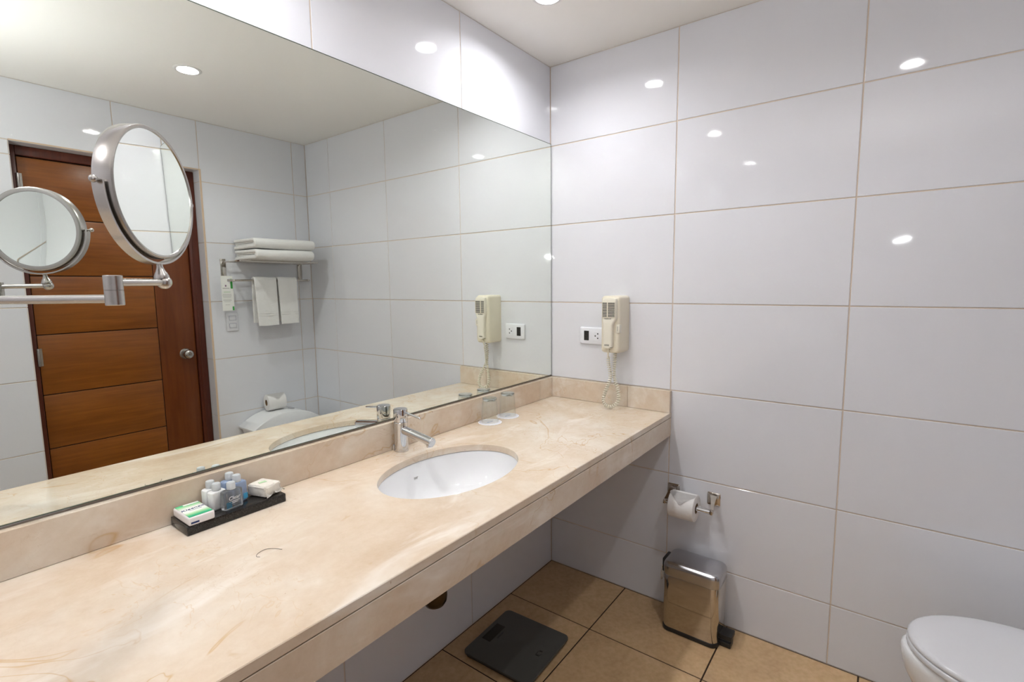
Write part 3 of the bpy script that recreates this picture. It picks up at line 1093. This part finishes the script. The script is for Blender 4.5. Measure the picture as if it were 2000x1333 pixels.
# resample by length, then wind the coil around the path
cum = [0.0]
for p, q in zip(path, path[1:]):
    cum.append(cum[-1] + (q - p).length)
L = cum[-1]
pitch_, per = .0098, 14
NS = int(L / pitch_ * per)
hel = []
u = Vector((1, 0, 0))
j = 0
for i in range(NS + 1):
    s = L * i / NS
    while j < len(cum) - 2 and cum[j + 1] < s:
        j += 1
    f_ = (s - cum[j]) / max(cum[j + 1] - cum[j], 1e-9)
    p = path[j].lerp(path[j + 1], f_)
    t = (path[j + 1] - path[j]).normalized()
    u = (u - t * u.dot(t)).normalized()
    v = t.cross(u)
    a_ = 2 * PI * i / per
    hel.append(p + (u * math.cos(a_) + v * math.sin(a_)) * .0062)
part('coiled_cord', tube(B(), hel, .0024, 6), 'cream_d', hdz, 60)

# ------------------------------------------------------------------ wall outlet
so = thing('wall_outlet', 'white double socket plate on the tiles beside the hair dryer', 'outlet', (-.0005, -.224, 1.162))
bm = B()
loft(bm, [[(x, y, z) for y, z in rrect(-.224, 1.1615, .122 - 2 * i, .078 - 2 * i, .007, 5)] for i, x in ((0, -.0003), (0, -.004), (.002, -.0075), (.005, -.0088))])
pl = part('plate', bm, 'white_p', so)
part('black_socket', box(B(), -.0098, -.008, -.211, -.1865, 1.140, 1.184, .0008, 1), 'slot', so)
part('white_socket', box(B(), -.0096, -.008, -.2615, -.237, 1.140, 1.184, .0008, 1), 'white_p', so)
bm = B()
for y, z in ((-.2565, 1.172), (-.2565, 1.152), (-.2440, 1.162)):
    cyl(bm, (-.0090, y, z), (-.0101, y, z), .0032, n=12)
part('socket_hole', bm, 'black', so, 0)
bm = B()
for y, z in ((-.2060, 1.172), (-.2060, 1.152), (-.1935, 1.162)):
    cyl(bm, (-.0090, y, z), (-.0102, y, z), .0030, n=12)
part('socket_hole', bm, 'black', so, 0)
part('marking', box(B(), -.0094, -.0084, -.1755, -.1740, 1.150, 1.172), 'silver_ink', so, 0)


# ------------------------------------------------------------------ toilet rolls
def roll_mesh(bm, c, axis, R, r, L, n=48):
    d = Vector(axis).normalized()
    s = Vector(c) - d * L / 2
    return lathe(bm, s, d, [(r, 0), (R - .004, 0), (R - .001, .002), (R, .006), (R, L - .006), (R - .001, L - .002), (R - .004, L), (r, L), (r, 0)], n)


def paper_roll(c, axis, label, R=.054, L=.102, tip=(0, 0, 1)):
    t = thing('toilet_paper_roll', label, 'toilet paper', c, 'toilet paper rolls')
    d = Vector(axis).normalized()
    part('paper', roll_mesh(B(), c, axis, R, .021, L), 'paper', t)
    part('cardboard_tube', lathe(B(), Vector(c) - d * (L / 2 - .001), d, [(.0212, 0), (.0198, 0), (.0198, L - .002), (.0212, L - .002)], 32), 'card_tube', t)
    # last sheet folded to a point
    tp_ = Vector(tip).normalized()
    fwd = tp_.cross(d)
    if fwd.dot(Vector((-1, 0, 0)) if abs(d.y) > .5 else Vector((0, 1, 0))) < 0:
        fwd = -fwd
    bm = B()
    rows = []
    for k in range(9):
        s = k / 8
        th = -.25 + s * 1.05
        hw = L * .5 * (1 - .93 * max(0, (s - .25) / .75))
        rr = R + .0012 + .0035 * s
        p = Vector(c) + tp_ * (rr * math.cos(th)) + fwd * (rr * math.sin(th))
        rows.append([bm.verts.new(p - d * hw), bm.verts.new(p), bm.verts.new(p + d * hw)])
    for a, b in zip(rows, rows[1:]):
        for i in range(2):
            bm.faces.new((a[i], a[i + 1], b[i + 1], b[i]))
    bmesh.ops.solidify(bm, geom=bm.faces[:], thickness=.0008)
    part('folded_tip', bm, 'paper', t, 0)
    return t


RCx, RCz = -.074, .500
paper_roll((RCx, -.683, RCz), (0, 1, 0), 'white toilet paper roll with folded tip in the chrome holder', tip=(-.35, 0, 1))
hp = thing('toilet_paper_holder', 'chrome two-post toilet paper holder on the far tiled wall', 'holder', (-.0005, -.698, .527))
for yy, s in ((-.617, 1), (-.780, -1)):
    bm = B()
    loft(bm, [[(x, y, z) for y, z in rrect(yy, .527, .050 - 2 * i, .052 - 2 * i, .004, 3)] for i, x in ((0, -.0004), (0, -.004), (.0035, -.0068))])
    pl = part('wall_plate', bm, 'steel', hp)
    bm = B()
    lo = []
    ye = yy + s * .012
    for k in range(9):
        t = k / 8
        x = -.006 - t * .066
        z = .527 - .027 * (t ** 1.3)
        y = yy + (ye - yy) * t
        hw, hh = .009 * (1 - t) ** 2 + .0055, .011 * (1 - t) ** 2 + .0060
        lo.append([(x, y + a * hw, z + b * hh) for a, b in ((-1, -1), (1, -1), (1, 1), (-1, 1))])
    loft(bm, lo)
    part('post', bm, 'steel', hp, 50)
    part('end_block', box(B(), -.083, -.068, ye - .005, ye + .005, .4915, .5085, .0015, 2), 'steel', hp)
part('spindle', cyl(B(), (RCx, -.610, .5), (RCx, -.786, .5), .0095, n=24, bev=.001), 'chrome', hp)

# ------------------------------------------------------------------ pedal bin
bx_, by_, bw, bd = -.098, -.743, .216, .140
pb = thing('pedal_bin', 'slim polished steel pedal bin standing on the floor by the wall', 'bin', (bx_, by_, 0))
part('base_ring', rprism(B(), bx_, by_, bd + .004, bw + .004, .030, .0005, .018, .003), 'black', pb)
part('body', rprism(B(), bx_, by_, bd, bw, .029, .017, .238, .001, 8), 'steel', pb)
bm = B()
lo = []
for ins, z in ((.001, .2385), (0, .240), (0, .272), (.0015, .280), (.005, .2865), (.011, .2905), (.018, .2925), (.03, .2935)):
    lo.append([(x, y, z) for x, y in rrect(bx_, by_, bd + .004 - 2 * ins, bw + .004 - 2 * ins, max(.031 - ins, .006), 8)])
loft(bm, lo)
part('lid', bm, 'steel_b', pb)
bm = B()
box(bm, bx_ - .034, bx_ + .034, by_ + bw / 2 - .002, by_ + bw / 2 + .014, .225, .282, .005, 2)
box(bm, bx_ - .026, bx_ + .026, by_ + bw / 2 - .002, by_ + bw / 2 + .010, .19, .23, .004, 2)
part('hinge_block', bm, 'black', pb)
part('carry_wire', tube(B(), [(bx_ - .040, by_ + bw / 2 + .010, .258), (bx_ - .046, by_ + bw / 2 + .013, .225), (bx_ - .044, by_ + bw / 2 + .013, .195), (bx_ - .030, by_ + bw / 2 + .013, .192), (bx_ - .024, by_ + bw / 2 + .012, .235)], .0016, 8), 'chrome', pb)
pd = part('pedal', box(B(), bx_ - .030, bx_ + .026, by_ - bw / 2 - .044, by_ - bw / 2 + .004, .0275, .047, .003, 2), 'black', pb)
part('pedal_bar', box(B(), bx_ - .026, bx_ + .022, by_ - bw / 2 - .038, by_ - bw / 2 + .004, .0235, .0272), 'chrome', pd, 0)
part('pedal_foot', box(B(), bx_ - .034, bx_ + .010, by_ - bw / 2 - .042, by_ - bw / 2 + .004, .0006, .022, .003, 2), 'black', pb)

# ------------------------------------------------------------------ bathroom scale
sa = thing('bathroom_scale', 'dark grey square bathroom scale on the floor under the vanity', 'scale', (-.608, -.232, 0))
sa.rotation_euler = (0, 0, math.radians(2.2))
c0 = (-.608, -.232)
part('platform', rprism(B(), c0[0], c0[1], .298, .300, .022, .014, .0225, .0018), 'scale', sa)
part('underframe', rprism(B(), c0[0], c0[1], .286, .288, .02, .004, .0142), 'black', sa)
for sx in (-1, 1):
    for sy in (-1, 1):
        part('foot', cyl(B(), (c0[0] + sx * .11, c0[1] + sy * .11, .0003), (c0[0] + sx * .11, c0[1] + sy * .11, .0045), .018, n=20), 'black', sa)
part('display', box(B(), c0[0] - .052, c0[0] + .050, c0[1] + .092, c0[1] + .132, .0223, .0229), 'dark', sa, 0)
part('logo_bar', box(B(), c0[0] - .020, c0[0] + .022, c0[1] + .078, c0[1] + .083, .0223, .0228), 'black', sa, 0)
bm = B()
for a in ((-.012, -.006, -.106, -.090), (.012, .018, -.106, -.094), (-.006, .006, -.108, -.1055), (-.004, .012, -.092, -.0895)):
    box(bm, c0[0] + .0 + a[0], c0[0] + a[1], c0[1] + a[2], c0[1] + a[3], .0223, .0228)
part('foot_icon', bm, 'black', sa, 0)

# ------------------------------------------------------------------ toilet
TC = -.345
tl = thing('toilet', 'white toilet with closed lid and arched tank at the right edge', 'toilet', (TC, -1.70, 0))


def toilet_loop(yb_, yfr, hw, z, n=48, p=2.3):
    """egg-shaped plan: flat back at yb_, rounded front at yfr"""
    out = []
    ym = yb_ + (yfr - yb_) * .42
    for i in range(n):
        a = 2 * PI * i / n
        cx, sy_ = math.cos(a), math.sin(a)
        if sy_ >= 0:
            x, y = hw * cx, ym + (yfr - ym) * sy_
        else:
            e = 2 / 3.6
            x = hw * math.copysign(abs(cx) ** e, cx)
            y = ym + (yb_ - ym) * abs(sy_) ** e
        out.append((TC + x, y, z))
    return out


ybk = WY + .004
bm = B()
lv = [(0.0005, .135, -1.50), (.012, .137, -1.495), (.06, .128, -1.512), (.14, .120, -1.525), (.21, .136, -1.475), (.27, .162, -1.422), (.33, .182, -1.393), (.372, .189, -1.384), (.390, .189, -1.385), (.397, .182, -1.392)]
loft(bm, [toilet_loop(ybk, yfr, hw, z) for z, hw, yfr in lv])
part('bowl_pedestal', bm, 'porcelain', tl, 50)
sb = -1.835
bm = B()
loft(bm, [toilet_loop(sb, -1.395 - i, .184 - i, z) for i, z in ((.004, .3985), (.001, .4005), (0, .404), (0, .4135), (.003, .4165))])
part('seat', bm, 'seat', tl, 50)
bm = B()
loft(bm, [toilet_loop(sb + .002, -1.396 - i, .183 - i, z) for i, z in ((.005, .4185), (.001, .4205), (0, .425), (.0015, .430), (.006, .4335), (.014, .4355), (.04, .437), (.09, .4375))])
part('lid', bm, 'seat', tl, 50)
for s in (-1, 1):
    part('hinge', box(B(), TC + s * .075 - .016, TC + s * .075 + .016, sb - .012, sb + .014, .398, .432, .005, 2), 'seat', tl)
bm = B()
loft(bm, [[(x, y, z) for x, y in rrect(TC, (ybk - 1.868) / 2, w, ybk * -1 - 1.868, .03, 5)] for w, z in ((.36, .385), (.40, .41), (.445, .488))])
part('tank', bm, 'porcelain', tl)
bm = B()
prof = []
NA = 28
for k in range(NA + 1):
    t = k / NA * 2 - 1
    prof.append((TC + .232 * t, .500 + .078 * (1 - abs(t) ** 2.3)))
yl0, yl1 = ybk + .0, -1.850
lo = []
for ins, y in ((.004, yl0), (0, yl0 + .004), (0, yl1 - .010), (.002, yl1 - .004), (.007, yl1)):
    lp = [(x, y, z - ins) for x, z in prof] + [(TC + .232 - ins, y, .490 + ins * .3), (TC - .232 + ins, y, .490 + ins * .3)]
    lo.append(lp)
loft(bm, lo)
part('tank_lid', bm, 'porcelain', tl, 40)
part('flush_button', lathe(B(), (TC + .07, -1.94, .5715), (0.1, 0, 1), [(0, 0), (.022, 0), (.022, .006), (.018, .008), (0, .008)], 28), 'chrome', tl)
paper_roll((-.362, -1.978, .634), (1, .12, 0), 'spare white toilet paper roll lying on the arched toilet tank', R=.054, L=.115, tip=(0, .3, 1))

# ------------------------------------------------------------------ towel rack
rx0, rx1 = -.600, -.092
ra = thing('towel_rack', 'chrome wall towel shelf with lower rail, reflected in the mirror', 'towel rack', ((rx0 + rx1) / 2, WY, 1.45))
for x in (rx0, rx1):
    br = part('wall_bracket', box(B(), x - .016, x + .016, WY + .0003, WY + .010, 1.445, 1.577, .003, 2), 'steel', ra)
    for z in (1.475, 1.545):
        part('screw', cyl(B(), (x, WY + .0065, z), (x, WY + .0082, z), .0045, n=12), 'dark', br)
    part('rail_post', cyl(B(), (x, WY + .005, 1.4425), (x, WY + .112, 1.4425), .0075, n=20, bev=.001), 'steel', ra)
    part('shelf_arm', box(B(), x - .004, x + .004, WY + .005, WY + .235, 1.553, 1.563, .0015, 1), 'steel', ra)
YR = WY + .104
part('towel_rail', cyl(B(), (rx0 - .005, YR, 1.4425), (rx1 + .012, YR, 1.4425), .0062, n=20, bev=.001), 'steel', ra)
for k in range(4):
    y = WY + .055 + k * .058
    part('shelf_rod', cyl(B(), (rx0, y, 1.558), (rx1, y, 1.558), .0050, n=16), 'steel', ra)


def sheet(bm, prof, x0, x1, th, nx=10, wob=.002, seed=1, taper=None):
    """cloth strip: centre line prof in (y, z) with thickness th, swept along x with soft irregularity"""
    rn = random.Random(seed)
    ph = [rn.uniform(0, 6.28) for _ in range(6)]
    N = len(prof)
    nor = []
    for i in range(N):
        a, b = prof[max(i - 1, 0)], prof[min(i + 1, N - 1)]
        dy, dz = b[0] - a[0], b[1] - a[1]
        l_ = math.hypot(dy, dz) or 1
        nor.append((-dz / l_, dy / l_))
    lo = []
    ends = [0, .004, .012, .024]
    ss = ends + [.024 + .952 * k / nx for k in range(1, nx)] + [1 - q for q in reversed(ends)]
    for s in ss:
        x = x0 + (x1 - x0) * s
        q = min(1.0, min(s, 1 - s) / .024)
        e = .35 + .65 * math.sqrt(1 - (1 - q) ** 2)
        lp = []
        for sg, rng in ((1, range(N)), (-1, range(N - 1, -1, -1))):
            for i in rng:
                w = wob * (math.sin(7 * s + ph[0] + i * .35) + .6 * math.sin(15 * s + ph[1] + i * .6))
                w2 = wob * math.sin(5 * s + ph[2] + i * .25)
                y = prof[i][0] + nor[i][0] * (sg * th / 2 * e) + w * .5
                z = prof[i][1] + nor[i][1] * (sg * th / 2 * e) + w2 * .5
                xx = x
                if taper:
                    xx += taper(i / (N - 1), s)
                lp.append((xx, y, z))
        lo.append(lp)
    loft(bm, lo)
    return bm


def ufold(yb0, yf0, z0, z1, n=10):
    r = (z1 - z0) / 2
    out = [(yb0 + (yf0 - r - yb0) * i / n, z0) for i in range(n)]
    for k in range(9):
        a_ = -PI / 2 + PI * k / 8
        out.append((yf0 - r + r * math.cos(a_), (z0 + z1) / 2 + r * math.sin(a_)))
    out += [(yf0 - r + (yb0 - yf0 + r) * i / n, z1) for i in range(1, n + 1)]
    return out


def bath_towel(zb, x0, x1, yfr, label, seed):
    t = thing('bath_towel', label, 'towel', ((x0 + x1) / 2, WY + .13, zb), 'folded bath towels on the shelf')
    y0 = WY + .018
    part('outer_fold', sheet(B(), ufold(y0, yfr, zb + .0110, zb + .0520), x0, x1, .0215, 22, .0032, seed), 'towel', t, 60)
    part('inner_fold', sheet(B(), ufold(y0 + .004, yfr - .024, zb + .0265, zb + .0370), x0 + .006, x1 - .006, .0100, 22, .002, seed + 5), 'towel', t, 60)
    return t


bath_towel(1.5675, -.530, -.150, WY + .285, 'lower folded white bath towel on the chrome shelf', 11)
bath_towel(1.6345, -.532, -.135, WY + .280, 'upper folded white bath towel on top of the stack', 23)


def hand_towel(x0, x1, label, seed, zb):
    t = thing('hand_towel', label, 'towel', ((x0 + x1) / 2, YR, 1.44), 'hand towels on the rail')
    r = .0165
    pf = []
    for i in range(14):
        pf.append((YR + r + .012 * (1 - i / 14), zb + (1.4425 - zb) * i / 14))
    for k in range(9):
        a_ = PI * k / 8
        pf.append((YR + r * math.cos(a_), 1.4425 + r * math.sin(a_)))
    for i in range(1, 13):
        pf.append((YR - r - .006 * i / 12, 1.4425 - (1.4425 - zb - .02) * i / 12))
    part('cloth', sheet(B(), pf, x0, x1, .0125, 10, .0022, seed, taper=lambda i, s: (.010 * (1 - i * 2.2) * (.5 - s) * 2 * .6 if i < .45 else 0)), 'towel', t, 60)
    bm = B()
    yf_ = YR + r + .012 - .0012
    box(bm, x0 + .004, x1 - .004, yf_ + .0035, yf_ + .0060, zb + .062, zb + .0655, .001, 1)
    box(bm, x0 + .004, x1 - .004, yf_ + .0035, yf_ + .0058, zb + .077, zb + .079, .0008, 1)
    part('woven_band', bm, m_paint('woven_band_cotton', (0.74, 0.73, 0.70), 0.9), t, 0)
    return t


hand_towel(-.470, -.326, 'left white hand towel hanging from the rail, nearer the door', 31, 1.152)
hand_towel(-.318, -.186, 'right white hand towel hanging from the rail, nearer the corner', 47, 1.156)

# card hanging on the rail end
ca = thing('door_hanger_card', 'white and green printed card hanging on the towel rail end', 'card', (-.636, YR - .03, 1.35))
yc_ = WY + .080
bm = B()
hole = (-.602, 1.4425)
cx0, cx1, cz0, cz1 = -.652, -.583, 1.256, 1.470
n = 32
ring_i, ring_o = [], []
for i in range(n):
    a_ = 2 * PI * i / n
    dx, dz = math.cos(a_), math.sin(a_)
    t_ = min(((cx1 if dx > 0 else cx0) - hole[0]) / dx if abs(dx) > 1e-9 else 9e9, ((cz1 if dz > 0 else cz0) - hole[1]) / dz if abs(dz) > 1e-9 else 9e9)
    ring_i.append(Vector((hole[0] + .0135 * dx, 0, hole[1] + .0135 * dz)))
    ring_o.append(Vector((hole[0] + dx * t_, 0, hole[1] + dz * t_)))
for qx in (cx0, cx1):
    for qz in (cz0, cz1):
        k = min(range(n), key=lambda i: (ring_o[i] - Vector((qx, 0, qz))).length)
        ring_o[k] = Vector((qx, 0, qz))
for yy in (yc_, yc_ + .0008):
    iv = [bm.verts.new((p.x, yy, p.z)) for p in ring_i]
    ov = [bm.verts.new((p.x, yy, p.z)) for p in ring_o]
    for i in range(n):
        k = (i + 1) % n
        bm.faces.new((iv[i], iv[k], ov[k], ov[i]))
part('sheet', bm, 'card', ca, 0)
yp = yc_ + .0009
for nm, a, mt_ in (('green_band', (-.598, -.585, 1.392, 1.452), 'green_ink'), ('green_band', (-.594, -.584, 1.258, 1.282), 'green_ink'), ('emblem', (-.630, -.622, 1.404, 1.415), 'purple_ink'),
                   ('print_line', (-.645, -.605, 1.392, 1.396), 'grey_ink'), ('print_line', (-.640, -.600, 1.370, 1.3735), 'pale_green')):
    part(nm, box(B(), a[0], a[1], yp - .0003, yp + .0002, a[2], a[3]), mt_, ca, 0)
bm = B()
for k, w_ in enumerate((.050, .054, .050, .046, .0, .048, .050, .036, .0, .0, .026)):
    if w_:
        z = 1.358 - k * .0065
        box(bm, -.622 - w_ / 2, -.622 + w_ / 2, yp - .0003, yp + .0002, z - .001, z + .001)
part('print_line', bm, 'grey_ink', ca, 0)

# light switch
sw = thing('light_switch', 'white two-rocker light switch below the hanging card', 'switch', (-.568, WY, 1.181))
bm = B()
loft(bm, [[(x, y, z) for x, z in rrect(-.568, 1.181, .070 - 2 * i, .117 - 2 * i, .006, 4)] for i, y in ((0, WY + .0003), (0, WY + .005), (.002, WY + .008), (.005, WY + .009))])
part('plate', bm, 'white_p', sw)
for z in (1.206, 1.157):
    rk = part('rocker', box(B(), -.587, -.548, WY + .0088, WY + .0115, z - .0125, z + .0125, .0012, 1), 'white_p', sw)
    part('rocker_gap', box(B(), -.589, -.546, WY + .0086, WY + .0092, z - .0145, z + .0145), 'grey_p', rk, 0)

# thin dark hair lying on the worktop
tag(part('stray_hair', tube(B(), spline([(-1.590, -.325, CT + .0005), (-1.593, -.316, CT + .0005), (-1.583, -.307, CT + .0006), (-1.567, -.305, CT + .0006), (-1.555, -.318, CT + .0006), (-1.548, -.333, CT + .0005)], 8), .0004, 5), 'dark'), 'single dark hair curled on the marble worktop', 'hair')
